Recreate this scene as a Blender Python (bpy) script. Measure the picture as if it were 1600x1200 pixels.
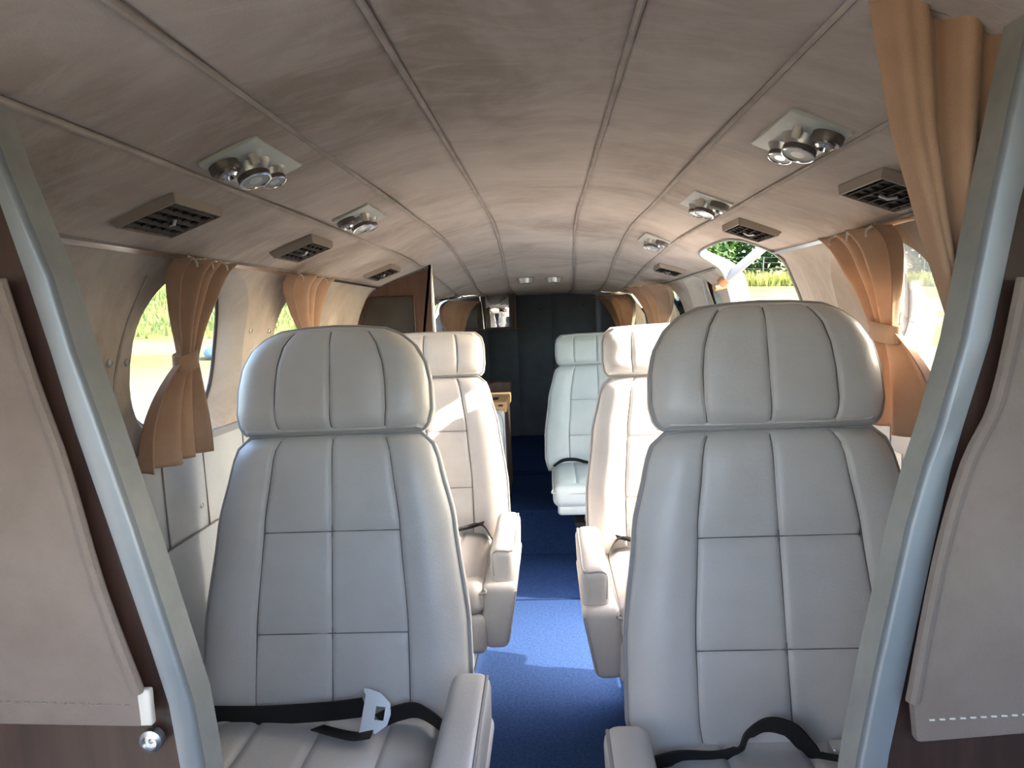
import bpy, bmesh, math, random
from mathutils import Vector, Matrix
from mathutils.geometry import delaunay_2d_cdt
random.seed(4)
S = bpy.context.scene
for o in list(bpy.data.objects): bpy.data.objects.remove(o)
COL = S.collection
R = math.radians

# ---------------------------------------------------------------- camera
F = 1130.0                                   # focal length in px of the 1600 px wide frame
CAMP = Vector((.03, 0, 1.2))
VPX, VPY, ROLL = 855, 487, R(2.2)            # cabin axis vanishing point
fy = Vector((VPX-800, 600-VPY, -F)).normalized()
uz = Vector((-math.sin(ROLL), math.cos(ROLL), 0)); uz = (uz-fy*uz.dot(fy)).normalized()
ux = fy.cross(uz)
ROT = Matrix((ux, fy, uz))                   # camera -> world
cd = bpy.data.cameras.new('camera'); cam = bpy.data.objects.new('camera', cd); COL.objects.link(cam)
cd.sensor_width = 36; cd.lens = 36*F/1600; cd.clip_start = .02; cd.clip_end = 600
cam.matrix_world = Matrix.Translation(CAMP) @ ROT.to_4x4()
S.camera = cam

# ---------------------------------------------------------------- sky, sun, exposure
SUNV = Vector((1, -.2, .56)).normalized()   # towards the sun
wd = bpy.data.worlds.new('sky'); S.world = wd; wd.use_nodes = True
nt = wd.node_tree; bg = nt.nodes['Background']
sk = nt.nodes.new('ShaderNodeTexSky'); sk.sky_type = 'NISHITA'; sk.sun_disc = False
sk.sun_elevation = R(29); sk.sun_rotation = R(90); sk.air_density = 1.0; sk.dust_density = 3.5
nt.links.new(sk.outputs[0], bg.inputs[0]); bg.inputs[1].default_value = .40
sl = bpy.data.lights.new('sun', 'SUN'); sl.energy = 4.6; sl.angle = R(.6); sl.color = (1, .90, .76)
so = bpy.data.objects.new('sun', sl); COL.objects.link(so); so.location = (20, -2, 14)
so.rotation_euler = (-SUNV).to_track_quat('-Z', 'Y').to_euler()
vs = S.view_settings; vs.view_transform = 'Standard'; vs.look = 'None'; vs.gamma = 1
vs.use_curve_mapping = False; vs.exposure = 2.45

# ---------------------------------------------------------------- materials
def mat(name, c, rough=.6, metal=0, c2=None, nscale=6, ndetail=6, bump=0, bscale=200, stretch=None, spec=.5, ramp=(.35, .65), sheen=0, trans=0):
    m = bpy.data.materials.new(name); m.use_nodes = True
    n = m.node_tree.nodes; l = m.node_tree.links; b = n['Principled BSDF']
    b.inputs['Roughness'].default_value = rough; b.inputs['Metallic'].default_value = metal
    b.inputs['Specular IOR Level'].default_value = spec
    if sheen: b.inputs['Sheen Weight'].default_value = sheen
    b.inputs['Base Color'].default_value = (*c, 1)
    tc = n.new('ShaderNodeTexCoord'); vec = tc.outputs['Object']
    if stretch:
        mp = n.new('ShaderNodeMapping'); mp.inputs['Scale'].default_value = stretch
        l.new(vec, mp.inputs[0]); vec = mp.outputs[0]
    colout = None
    if c2:
        tx = n.new('ShaderNodeTexNoise'); tx.inputs['Scale'].default_value = nscale; tx.inputs['Detail'].default_value = ndetail
        tx.inputs['Roughness'].default_value = .62
        l.new(vec, tx.inputs['Vector'])
        rp = n.new('ShaderNodeValToRGB'); rp.color_ramp.elements[0].position = ramp[0]; rp.color_ramp.elements[1].position = ramp[1]
        rp.color_ramp.elements[0].color = (*c, 1); rp.color_ramp.elements[1].color = (*c2, 1)
        l.new(tx.outputs['Fac'], rp.inputs[0]); l.new(rp.outputs[0], b.inputs['Base Color']); colout = rp.outputs[0]
    if bump:
        bx = n.new('ShaderNodeTexNoise'); bx.inputs['Scale'].default_value = bscale; bx.inputs['Detail'].default_value = 3
        l.new(tc.outputs['Object'], bx.inputs['Vector'])
        bn = n.new('ShaderNodeBump'); bn.inputs['Strength'].default_value = bump; bn.inputs['Distance'].default_value = .002
        l.new(bx.outputs['Fac'], bn.inputs['Height']); l.new(bn.outputs[0], b.inputs['Normal'])
    if trans:
        tr = n.new('ShaderNodeBsdfTranslucent'); mx = n.new('ShaderNodeMixShader'); mx.inputs[0].default_value = trans
        if colout: l.new(colout, tr.inputs[0])
        else: tr.inputs[0].default_value = (*c, 1)
        l.new(b.outputs[0], mx.inputs[1]); l.new(tr.outputs[0], mx.inputs[2])
        l.new(mx.outputs[0], n['Material Output'].inputs[0])
    return m

def suede(name, a, b, c, scale=3.0):
    """mottled brushed suede: broad stains plus brush strokes"""
    m = bpy.data.materials.new(name); m.use_nodes = True
    n = m.node_tree.nodes; l = m.node_tree.links; p = n['Principled BSDF']
    p.inputs['Roughness'].default_value = .95; p.inputs['Specular IOR Level'].default_value = .1; p.inputs['Sheen Weight'].default_value = .15
    tc = n.new('ShaderNodeTexCoord')
    t1 = n.new('ShaderNodeTexNoise'); t1.inputs['Scale'].default_value = scale; t1.inputs['Detail'].default_value = 7; t1.inputs['Roughness'].default_value = .6; t1.inputs['Distortion'].default_value = .6
    mp = n.new('ShaderNodeMapping'); mp.inputs['Scale'].default_value = (3, 9, 4); mp.inputs['Rotation'].default_value = (0, 0, .35)
    t2 = n.new('ShaderNodeTexNoise'); t2.inputs['Scale'].default_value = 2.2; t2.inputs['Detail'].default_value = 8; t2.inputs['Roughness'].default_value = .7; t2.inputs['Distortion'].default_value = 1.0
    l.new(tc.outputs['Object'], t1.inputs['Vector']); l.new(tc.outputs['Object'], mp.inputs[0]); l.new(mp.outputs[0], t2.inputs['Vector'])
    r1 = n.new('ShaderNodeValToRGB'); r1.color_ramp.elements[0].position = .34; r1.color_ramp.elements[1].position = .62
    r1.color_ramp.elements[0].color = (*a, 1); r1.color_ramp.elements[1].color = (*b, 1)
    r2 = n.new('ShaderNodeValToRGB'); r2.color_ramp.elements[0].position = .45; r2.color_ramp.elements[1].position = .72
    mx = n.new('ShaderNodeMixRGB'); mx.inputs[2].default_value = (*c, 1)
    ml = n.new('ShaderNodeMath'); ml.operation = 'MULTIPLY'; ml.inputs[1].default_value = .42
    l.new(t1.outputs['Fac'], r1.inputs[0]); l.new(t2.outputs['Fac'], r2.inputs[0]); l.new(r2.outputs[0], ml.inputs[0])
    l.new(r1.outputs[0], mx.inputs[1]); l.new(ml.outputs[0], mx.inputs[0]); l.new(mx.outputs[0], p.inputs['Base Color'])
    fb = n.new('ShaderNodeTexNoise'); fb.inputs['Scale'].default_value = 350; fb.inputs['Detail'].default_value = 2
    bn = n.new('ShaderNodeBump'); bn.inputs['Strength'].default_value = .25; bn.inputs['Distance'].default_value = .002
    l.new(tc.outputs['Object'], fb.inputs['Vector']); l.new(fb.outputs['Fac'], bn.inputs['Height']); l.new(bn.outputs[0], p.inputs['Normal'])
    return m

def glassmat(name, tint, haze):
    m = bpy.data.materials.new(name); m.use_nodes = True
    n = m.node_tree.nodes; l = m.node_tree.links; n.remove(n['Principled BSDF'])
    tr = n.new('ShaderNodeBsdfTransparent'); tr.inputs[0].default_value = (*tint, 1)
    tl = n.new('ShaderNodeBsdfTranslucent'); tl.inputs[0].default_value = (.9, .95, 1, 1)
    gl = n.new('ShaderNodeBsdfGlossy'); gl.inputs[1].default_value = .05
    fr = n.new('ShaderNodeFresnel'); fr.inputs[0].default_value = 1.14
    a = n.new('ShaderNodeMixShader'); a.inputs[0].default_value = haze
    b = n.new('ShaderNodeMixShader')
    l.new(tr.outputs[0], a.inputs[1]); l.new(tl.outputs[0], a.inputs[2])
    l.new(fr.outputs[0], b.inputs[0]); l.new(a.outputs[0], b.inputs[1]); l.new(gl.outputs[0], b.inputs[2])
    l.new(b.outputs[0], n['Material Output'].inputs[0])
    return m

M = {}
M['ceil'] = suede('ceiling_suede', (.31, .25, .21), (.51, .445, .395), (.60, .555, .51))
M['wall'] = suede('wall_suede', (.36, .30, .25), (.50, .455, .40), (.58, .55, .50), 4)
M['bead'] = mat('seam_piping', (.35, .30, .26), .9, c2=(.46, .41, .36), nscale=14)
M['vinyl'] = mat('grey_blue_vinyl', (.30, .33, .36), .45, c2=(.38, .41, .43), nscale=5, bump=.15, bscale=160)
M['leather'] = mat('warm_white_leather', (.66, .625, .585), .36, c2=(.73, .705, .675), nscale=5, bump=.22, bscale=260, spec=.5)
M['leather2'] = mat('white_leather', (.60, .565, .54), .40, c2=(.68, .65, .625), nscale=5, bump=.2, bscale=260)
M['pale'] = mat('pale_green_white_leather', (.52, .58, .56), .42, c2=(.60, .65, .63), nscale=5, bump=.2, bscale=260)
M['pipe'] = mat('leather_piping', (.36, .35, .34), .45)
M['pipe2'] = mat('leather_piping_light', (.42, .41, .40), .45)
M['seam'] = mat('seam_thread', (.17, .16, .15), .8)
M['backcloth'] = mat('seat_back_cloth', (.34, .32, .28), .9, bump=.3, bscale=400)
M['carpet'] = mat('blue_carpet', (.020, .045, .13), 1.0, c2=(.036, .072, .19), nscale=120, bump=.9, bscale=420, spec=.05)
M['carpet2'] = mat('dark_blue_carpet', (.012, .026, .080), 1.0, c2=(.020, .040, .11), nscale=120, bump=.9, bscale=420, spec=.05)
M['bulk'] = mat('slate_vinyl', (.095, .105, .118), .7, c2=(.12, .13, .143), nscale=7, bump=.2, bscale=220)
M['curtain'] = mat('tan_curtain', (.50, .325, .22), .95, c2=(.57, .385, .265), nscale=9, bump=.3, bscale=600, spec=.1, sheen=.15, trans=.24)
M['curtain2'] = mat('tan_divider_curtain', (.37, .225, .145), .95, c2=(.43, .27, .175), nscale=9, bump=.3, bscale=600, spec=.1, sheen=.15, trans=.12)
M['fabric'] = mat('beige_pocket_cloth', (.175, .135, .11), .95, c2=(.22, .175, .145), nscale=6, bump=.4, bscale=500, spec=.1, sheen=.15)
M['wood'] = mat('dark_walnut_veneer', (.030, .014, .010), .42, c2=(.055, .027, .018), nscale=8, stretch=(6, 6, .7))
M['wood2'] = mat('walnut_veneer', (.075, .036, .024), .5, c2=(.115, .058, .038), nscale=8, stretch=(8, 8, .8))
M['lwood'] = mat('light_oak_veneer', (.52, .27, .12), .45, c2=(.64, .36, .17), nscale=8, stretch=(1, 6, 8))
M['dark'] = mat('black_recess', (.012, .011, .010), .8)
M['smoke'] = mat('smoked_panel', (.035, .030, .026), .3, c2=(.05, .045, .04), nscale=10)
M['alu'] = mat('painted_aluminium', (.20, .22, .235), .40, metal=.3, c2=(.245, .26, .27), nscale=7)
M['alu2'] = mat('worn_aluminium_edge', (.26, .27, .25), .5, metal=.25, c2=(.34, .345, .32), nscale=14)
M['chrome'] = mat('chrome', (.75, .76, .77), .16, metal=1)
M['steel'] = mat('brushed_steel', (.55, .56, .56), .35, metal=1)
M['latch'] = mat('bright_latch_steel', (.68, .68, .67), .38, metal=.55)
M['knurl'] = mat('knurled_ring', (.16, .14, .13), .5, metal=.6)
M['plate'] = mat('grey_green_plate', (.46, .49, .45), .45, c2=(.54, .56, .52), nscale=12)
M['ventb'] = mat('beige_vent_plastic', (.30, .25, .205), .55)
M['ivory'] = mat('ivory_plastic', (.62, .58, .50), .5)
M['lens'] = mat('lamp_lens', (.42, .46, .43), .25)
M['rubber'] = mat('dark_rubber', (.03, .022, .02), .7)
M['black'] = mat('black_webbing', (.013, .012, .012), .65, bump=.4, bscale=900)
M['white'] = mat('white_paint', (.42, .44, .47), .35)
M['strut'] = mat('grey_white_enamel', (.33, .34, .35), .3)
M['copper'] = mat('copper_fitting', (.55, .30, .16), .4, metal=.6)
M['mirror'] = mat('mirror', (.80, .82, .82), .03, metal=1)
M['paper'] = mat('foil_placard', (.62, .62, .58), .4, c2=(.75, .75, .72), nscale=30)
M['glass'] = glassmat('acrylic', (.56, .59, .58), .02)
M['teal'] = glassmat('tinted_acrylic', (.36, .52, .56), .04)

# ---------------------------------------------------------------- helpers
def mk(name, V, Fc, m, parent=None, smooth=True):
    me = bpy.data.meshes.new(name); me.from_pydata([tuple(v) for v in V], [], Fc); me.update()
    bm = bmesh.new(); bm.from_mesh(me); bmesh.ops.remove_doubles(bm, verts=bm.verts, dist=1e-6)
    bm.normal_update(); bm.to_mesh(me); bm.free()
    return ob(name, me, m, parent, smooth)
def ob(name, me, m, parent=None, smooth=True, ang=40):
    me.materials.clear(); me.materials.append(m)
    if smooth:
        for p in me.polygons: p.use_smooth = True
        try: me.set_sharp_from_angle(angle=R(ang))
        except Exception: pass
    o = bpy.data.objects.new(name, me); COL.objects.link(o)
    if parent: o.parent = parent
    return o
def tag(o, label, cat, group=None):
    o['label'] = label; o['category'] = cat
    if group: o['group'] = group
    return o
def struct(o, label=None):
    o['kind'] = 'structure'
    if label: o['label'] = label
    return o
def empty(name, loc=(0, 0, 0), mw=None):
    o = bpy.data.objects.new(name, None); COL.objects.link(o); o.empty_display_size = .05
    if mw is not None: o.matrix_world = mw
    else: o.location = loc
    return o
def bmesh_obj(name, bm, m, parent=None, smooth=True, ang=40):
    me = bpy.data.meshes.new(name); bm.normal_update(); bm.to_mesh(me); bm.free()
    return ob(name, me, m, parent, smooth, ang)
def rbox(name, c, s, r, m, parent=None, seg=3, taper=None, rot=None):
    bm = bmesh.new(); bmesh.ops.create_cube(bm, size=1)
    for v in bm.verts:
        v.co = Vector((v.co.x*s[0], v.co.y*s[1], v.co.z*s[2]))
        if taper: taper(v.co)
    if r > 0: bmesh.ops.bevel(bm, geom=list(bm.edges), offset=r, segments=seg, profile=.5, affect='EDGES')
    T = Matrix.Translation(c) @ (rot.to_4x4() if rot else Matrix.Identity(4))
    bmesh.ops.transform(bm, matrix=T, verts=bm.verts)
    return bmesh_obj(name, bm, m, parent)
def tubemesh(pts, r, n=8, closed=False):
    pts = [Vector(p) for p in pts]; N = len(pts); V = []; Fc = []
    up = None
    for i, p in enumerate(pts):
        if closed: t = pts[(i+1) % N]-pts[i-1]
        else: t = pts[min(i+1, N-1)]-pts[max(i-1, 0)]
        t.normalize()
        if up is None:
            up = t.orthogonal().normalized()
        up = (up-t*up.dot(t)).normalized(); s = t.cross(up)
        rr = r[i] if isinstance(r, (list, tuple)) else r
        for k in range(n):
            a = 2*math.pi*k/n; V.append(p+(up*math.cos(a)+s*math.sin(a))*rr)
    for i in range(N if closed else N-1):
        j = (i+1) % N
        for k in range(n):
            Fc.append((i*n+k, i*n+(k+1) % n, j*n+(k+1) % n, j*n+k))
    if not closed:
        Fc.append(tuple(range(n-1, -1, -1))); Fc.append(tuple((N-1)*n+k for k in range(n)))
    return V, Fc
def tube(name, pts, r, m, parent=None, n=8, closed=False):
    V, Fc = tubemesh(pts, r, n, closed); return mk(name, V, Fc, m, parent)
def lathe(name, prof, m, parent=None, n=24, T=None):
    V = []; Fc = []
    for (r, z) in prof:
        for k in range(n):
            a = 2*math.pi*k/n; V.append(Vector((r*math.cos(a), r*math.sin(a), z)))
    for i in range(len(prof)-1):
        for k in range(n): Fc.append((i*n+k, i*n+(k+1) % n, (i+1)*n+(k+1) % n, (i+1)*n+k))
    Fc.append(tuple(range(n-1, -1, -1))); Fc.append(tuple((len(prof)-1)*n+k for k in range(n)))
    if T is not None: V = [T @ v for v in V]
    return mk(name, V, Fc, m, parent)
def ribbon(name, pts, wv, w, t, m, parent=None):
    """strap: pts path, wv width direction(s), w width, t thickness"""
    pts = [Vector(p) for p in pts]; N = len(pts); V = []; Fc = []
    for i, p in enumerate(pts):
        tn = (pts[min(i+1, N-1)]-pts[max(i-1, 0)]).normalized()
        a = Vector(wv[i] if isinstance(wv, list) else wv); a = (a-tn*a.dot(tn)).normalized(); nn = tn.cross(a)
        V += [p-a*w/2-nn*t/2, p+a*w/2-nn*t/2, p+a*w/2+nn*t/2, p-a*w/2+nn*t/2]
    for i in range(N-1):
        for k in range(4): Fc.append((4*i+k, 4*i+(k+1) % 4, 4*i+4+(k+1) % 4, 4*i+4+k))
    Fc += [(3, 2, 1, 0), (4*N-4, 4*N-3, 4*N-2, 4*N-1)]
    return mk(name, V, Fc, m, parent)
def smoothpath(ctrl, n=6):
    c = [Vector(p) for p in ctrl]; out = []
    for i in range(len(c)-1):
        a, b, d, e = c[max(i-1, 0)], c[i], c[i+1], c[min(i+2, len(c)-1)]
        for k in range(n):
            t = k/n; out.append(.5*(2*b+(d-a)*t+(2*a-5*b+4*d-e)*t*t+(3*b-a-3*d+e)*t**3))
    out.append(c[-1]); return out
def prism(name, poly, y0, y1, m, parent=None, bev=0):
    """polygon in (x,z) extruded between two y"""
    bm = bmesh.new()
    a = [bm.verts.new((x, y0, z)) for x, z in poly]; b = [bm.verts.new((x, y1, z)) for x, z in poly]
    n = len(poly); bm.faces.new(a); bm.faces.new(b[::-1])
    for i in range(n): bm.faces.new((a[i], b[i], b[(i+1) % n], a[(i+1) % n]))
    bmesh.ops.recalc_face_normals(bm, faces=bm.faces)
    if bev: bmesh.ops.bevel(bm, geom=list(bm.edges), offset=bev, segments=2, profile=.5, affect='EDGES')
    return bmesh_obj(name, bm, m, parent, ang=30)

# ---------------------------------------------------------------- cabin shell
FR = [(0, 1.50), (.134, 1.497), (.31, 1.462), (.45, 1.408), (.64, 1.332), (.70, 1.245), (.735, 1.12), (.742, .95), (.735, .70), (.70, .40), (.64, .12), (.62, -.01)]
BK = [(0, 1.335), (.19, 1.33), (.36, 1.32), (.47, 1.305), (.55, 1.28), (.585, 1.22), (.60, 1.12), (.605, .95), (.60, .70), (.57, .45), (.53, .30), (.52, .22)]
YF, YB = -.75, 5.6
def cr(K, q):
    q = max(0, min(10.9999, q)); i = int(q); t = q-i
    g = lambda j: (-K[-j][0], K[-j][1]) if j < 0 else K[min(j, 11)]
    a, b, c, d = g(i-1), g(i), g(i+1), g(i+2)
    return [.5*(2*b[k]+(c[k]-a[k])*t+(2*a[k]-5*b[k]+4*c[k]-d[k])*t*t+(3*b[k]-a[k]-3*c[k]+d[k])*t**3) for k in (0, 1)]
def ss(a, b, x):
    t = max(0, min(1, (x-a)/(b-a))); return t*t*(3-2*t)
def P(q, Y):
    s = 1 if q >= 0 else -1; f = cr(FR, abs(q)); b = cr(BK, abs(q)); k = ss(3.2, 5, abs(q))
    w = ss(2.2, 4.6, Y)*(1-k)+max(0, min(1, (Y-2.8)/2.8))*k
    return Vector((s*(f[0]+(b[0]-f[0])*w), Y, f[1]+(b[1]-f[1])*w))
def Nin(q, Y):                               # inward normal
    a = P(q+.03, Y)-P(q-.03, Y); b = P(q, Y+.01)-P(q, Y-.01)
    n = a.cross(b).normalized()
    c = Vector((0, Y, .95))-P(q, Y)
    return n if n.dot(c) > 0 else -n
def qz(z, Y, side=1):
    a, b = 2., 10.99
    for _ in range(40):
        m = (a+b)/2
        if P(m, Y).z > z: a = m
        else: b = m
    return side*a
def superell(zc, yc, hz, hy, e, n=56):
    out = []
    for k in range(n):
        a = 2*math.pi*k/n; c, s = math.cos(a), math.sin(a)
        out.append((zc+hz*math.copysign(abs(s)**(2/e), s), yc+hy*math.copysign(abs(c)**(2/e), c)))
    return out
def chaikin(p, it=3):
    for _ in range(it):
        o = []
        for i in range(len(p)):
            a, b = p[i], p[(i+1) % len(p)]
            o += [(a[0]*.75+b[0]*.25, a[1]*.75+b[1]*.25), (a[0]*.25+b[0]*.75, a[1]*.25+b[1]*.75)]
        p = o
    return p
WIN = [(-1, 1.525, 'glass'), (-1, 2.21, 'glass'), (1, 1.525, 'glass'), (1, 3.10, 'teal'), (1, 3.78, 'teal'), (1, 4.75, 'teal'), (-1, 4.45, 'glass'), (-1, 3.55, 'glass')]
QS = .12                                     # metric scale of q in the planar domain
holes = []
for sd, yc, gm in WIN:
    holes.append([(qz(z, y, sd), y) for z, y in superell(1.138, yc, .180, .245, 2.9)])
DOOR = chaikin([(10.4, 2.0), (8, 2.0), (6, 2.0), (4.6, 2.0), (3.9, 1.985), (3.42, 1.98), (3.40, 2.22), (3.42, 2.47), (3.75, 2.56), (4.6, 2.70), (6, 2.79), (8, 2.81), (10.4, 2.81)], 3)
holes.append(DOOR)
for sd in (-1, 1):                           # cockpit side windows, beside and behind the camera
    holes.append([(qz(z, y, sd), y) for z, y in superell(1.17, -.22, .13, .28, 3.2)])
holes.append([(-3.8, -.72), (3.8, -.72), (3.8, -.22), (2, -.14), (-2, -.14), (-3.8, -.22)])   # unseen roof opening, added and widened to light the seat fronts
def inpoly(p, poly):
    x, y = p; c = False; j = len(poly)-1
    for i in range(len(poly)):
        xi, yi = poly[i]; xj, yj = poly[j]
        if (yi > y) != (yj > y) and x < (xj-xi)*(y-yi)/(yj-yi)+xi: c = not c
        j = i
    return c
def build_shell():
    V = []; E = []
    def addv(q, y): V.append(Vector((q*QS, y))); return len(V)-1
    SEAMQ = [-4, -3, -2, -1, 1, 2, 3, 4]; DADO = [-7, 7]; LOW = [-7.78, 7.78]
    qcols = sorted(set([round(-11+.25*i, 3) for i in range(89)] + [s+d for s in SEAMQ for d in (-.12, -.05, -.02, 0, .02, .05, .12)] + DADO + LOW))
    ycuts = [1.37, 1.54, 1.75, 1.97, 2.3, 2.65]
    yrows = sorted(set([round(YF+.08*i, 4) for i in range(int((YB-YF)/.08)+1)] + [YB] + ycuts))
    hp = holes
    for q in qcols:
        prev = None
        keep = q in SEAMQ or q in DADO or q in LOW or q in (-11, 11)
        for y in yrows:
            i = addv(q, y)
            if keep and prev is not None: E.append((prev, i))
            prev = i
    for h in hp:
        ids = [addv(q, y) for q, y in h]
        for i in range(len(ids)): E.append((ids[i], ids[(i+1) % len(ids)]))
    r = delaunay_2d_cdt(V, E, [], 0, 1e-5)
    v2, f2 = r[0], r[2]
    bbs = [(min(p[0] for p in h), max(p[0] for p in h), min(p[1] for p in h), max(p[1] for p in h)) for h in hp]
    groups = {}
    for f in f2:
        c = [sum(v2[i][k] for i in f)/len(f) for k in (0, 1)]; q, y = c[0]/QS, c[1]
        if any(b[0] <= q <= b[1] and b[2] <= y <= b[3] and inpoly((q, y), h) for h, b in zip(hp, bbs)): continue
        aq = abs(q); sd = 'left' if q < 0 else 'right'
        if aq < 4:
            k = ('ceil', 0 if aq < 1 else int(aq)*(1 if q > 0 else -1))
        elif aq < 7: k = ('wall', sd)
        elif aq < 7.78: k = ('dado', sd, sum(y > c_ for c_ in ycuts))
        else: k = ('low', sd)
        groups.setdefault(k, []).append(f)
    def pos(i):
        q, y = v2[i][0]/QS, v2[i][1]
        off = 0
        aq = abs(q)
        if aq < 4.3:
            d = min(abs(aq-s) for s in (1, 2, 3, 4))
            off -= .006*math.exp(-(d/.035)**2)
            off += .004*math.sin(y*5.3+q*2.1)*math.sin(q*1.7-y*1.3)       # slack cloth
        elif aq > 7:
            dq = min(abs(aq-7), abs(aq-7.78)); off -= .003*math.exp(-(dq/.03)**2)
            if aq < 7.8: off += .004*math.exp(-((aq-7.39)/.25)**2)*abs(math.sin(math.pi*(y-1.37)/.19))
        return P(q, y)+Nin(q, y)*off
    cache = {}
    def make(name, fs, m, parent=None):
        idx = {}; vs_ = []; ff = []
        for f in fs:
            g = []
            for i in f:
                if i not in idx:
                    if i not in cache: cache[i] = pos(i)
                    idx[i] = len(vs_); vs_.append(cache[i])
                g.append(idx[i])
            ff.append(tuple(g))
        return mk(name, vs_, ff, m, parent)
    ceil = make('ceiling', groups[('ceil', 0)], M['ceil']); struct(ceil, 'mottled greige suede headliner in long strips')
    for k, fs in groups.items():
        if k[0] == 'ceil' and k[1] != 0: make('headliner_strip', fs, M['ceil'], ceil)
    walls = {}
    for sd in ('left', 'right'):
        w = make('wall_'+sd, groups[('wall', sd)], M['wall']); struct(w, 'beige suede cabin wall with window recesses'); walls[sd] = w
        make('lower_panel', groups[('low', sd)], M['vinyl'], w)
        for k, fs in groups.items():
            if k[0] == 'dado' and k[1] == sd: make('vinyl_panel', fs, M['vinyl'], w)
    return ceil, walls
ceil, walls = build_shell()
# seam piping on the headliner
ys = [YF+.06*i for i in range(int((YB-YF)/.06)+1)]
for q in (-3, -2, -1, 1, 2, 3):
    pts = [P(q, y)+Nin(q, y)*(-.0015) for y in ys]
    if q == 3: pass
    tube('seam_piping', pts, .0042, M['bead'], ceil, 8)
# chrome strip at the ceiling edge, interrupted by the door
def strip(name, side, y0, y1, q, w, t, m):
    V = []; Fc = []; n = max(2, int((y1-y0)/.06))
    for i in range(n+1):
        y = y0+(y1-y0)*i/n; p = P(side*q, y); nn = Nin(side*q, y); tn = (P(side*(q+.05), y)-P(side*(q-.05), y)).normalized()
        V += [p-tn*w/2-nn*.004, p-tn*w/2+nn*t, p+tn*w/2+nn*t, p+tn*w/2-nn*.004]
    for i in range(n):
        for k in range(3): Fc.append((4*i+k, 4*i+k+1, 4*i+5+k, 4*i+4+k))
    Fc += [(0, 1, 2, 3), (4*n+3, 4*n+2, 4*n+1, 4*n)]
    o = mk(name, V, Fc, m); struct(o); return o
strip('trim_1', -1, .68, 2.86, 4, .011, .006, M['chrome']); strip('trim_2', 1, .68, 1.99, 4, .011, .006, M['chrome'])
strip('trim_3', 1, 2.66, 4.2, 4, .009, .004, M['alu2']); strip('trim_4', -1, 2.9, 3.4, 4, .011, .006, M['alu2'])
strip('trim_5', -1, .9, 2.86, 6.96, .016, .012, M['alu']); strip('trim_6', 1, .9, 1.95, 6.96, .016, .012, M['alu'])
strip('trim_7', 1, 2.9, 5.5, 6.96, .016, .012, M['alu'])
# windows: recess reveal, dark gasket, acrylic pane
for i, (sd, yc, gm) in enumerate(WIN):
    A = superell(1.138, yc, .180, .245, 2.9); B = superell(1.138, yc, .158, .200, 2.25)
    C_ = superell(1.138, yc, .150, .192, 2.25)
    n = len(A); V = []; Fc = []
    prof = [(0, 0), (.12, .004), (.45, .018), (.8, .036), (1, .052)]
    pane = []
    for t, dep in prof:
        for k in range(n):
            z = A[k][0]*(1-t)+B[k][0]*t; y = A[k][1]*(1-t)+B[k][1]*t
            q = qz(z, y, sd); nn = Nin(q, y); V.append(P(q, y)-nn*dep)
    for j in range(len(prof)-1):
        for k in range(n): Fc.append((j*n+k, j*n+(k+1) % n, (j+1)*n+(k+1) % n, (j+1)*n+k))
    w = mk('window_%d' % (i+1), V, Fc, M['wall']); struct(w, 'oval cabin window in a recessed beige surround')
    last = V[-n:]
    tube('gasket', last, .0045, M['rubber'] if gm == 'glass' else M['white'], w, 8, True)
    cc = sum(last, Vector())/n; nn = Nin(qz(1.138, yc, sd), yc)
    PV = [p for p in last]+[cc+(p-cc)*.5 - nn*0 for p in last]+[cc]
    PF = [(k, (k+1) % n, n+(k+1) % n, n+k) for k in range(n)]+[(n+k, n+(k+1) % n, 2*n) for k in range(n)]
    mk('pane', PV, PF, M[gm], w)
# doorway: white jamb, bright edge trim
n = len(DOOR); V = []; Fc = []
dpts = [P(q, y) for q, y in DOOR]
lev = [(0, 0), (.012, .0), (.04, .004), (.075, .006)]
for dep, ex in lev:
    for k, (q, y) in enumerate(DOOR):
        nn = Nin(q, y)
        V.append(P(q, y)-nn*dep*(.35+.65*ss(3.6, 4.9, q))+Vector((0, ex*(1 if y > 2.35 else -1), 0)))
for j in range(len(lev)-1):
    for k in range(n): Fc.append((j*n+k, j*n+(k+1) % n, (j+1)*n+(k+1) % n, (j+1)*n+k))
jamb = mk('door_1', V, Fc, M['white']); struct(jamb, 'open cabin doorway with white painted jamb')
tube('edge_trim', [p+Nin(q, y)*.001 for p, (q, y) in zip(dpts, DOOR)], .0055, M['alu2'], jamb, 8, True)
# fittings on the aft jamb
def jambpt(q, dep): 
    y = 2.70 if q < 4.6 else 2.745
    p = P(q, y); return p-Nin(q, y)*dep
for q, dep in ((4.15, .035), (4.45, .06), (5.05, .035), (5.5, .05), (5.9, .035)):
    yy = next(y for (qq, y) in sorted(DOOR, key=lambda a: abs(a[0]-q)) if y > 2.4)
    c = P(q, yy)-Nin(q, yy)*dep+Vector((0, .010, 0))
    lathe('screw', [(.0, -.002), (.006, -.002), (.006, .001), (.003, .003)], M['steel'], jamb, 10, Matrix.Translation(c) @ Matrix.Rotation(R(90), 4, 'X'))
rbox('latch_plate', P(4.55, 2.69)-Nin(4.55, 2.69)*.045+Vector((0, .004, 0)), (.035, .006, .05), .002, M['white'], jamb)

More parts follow.
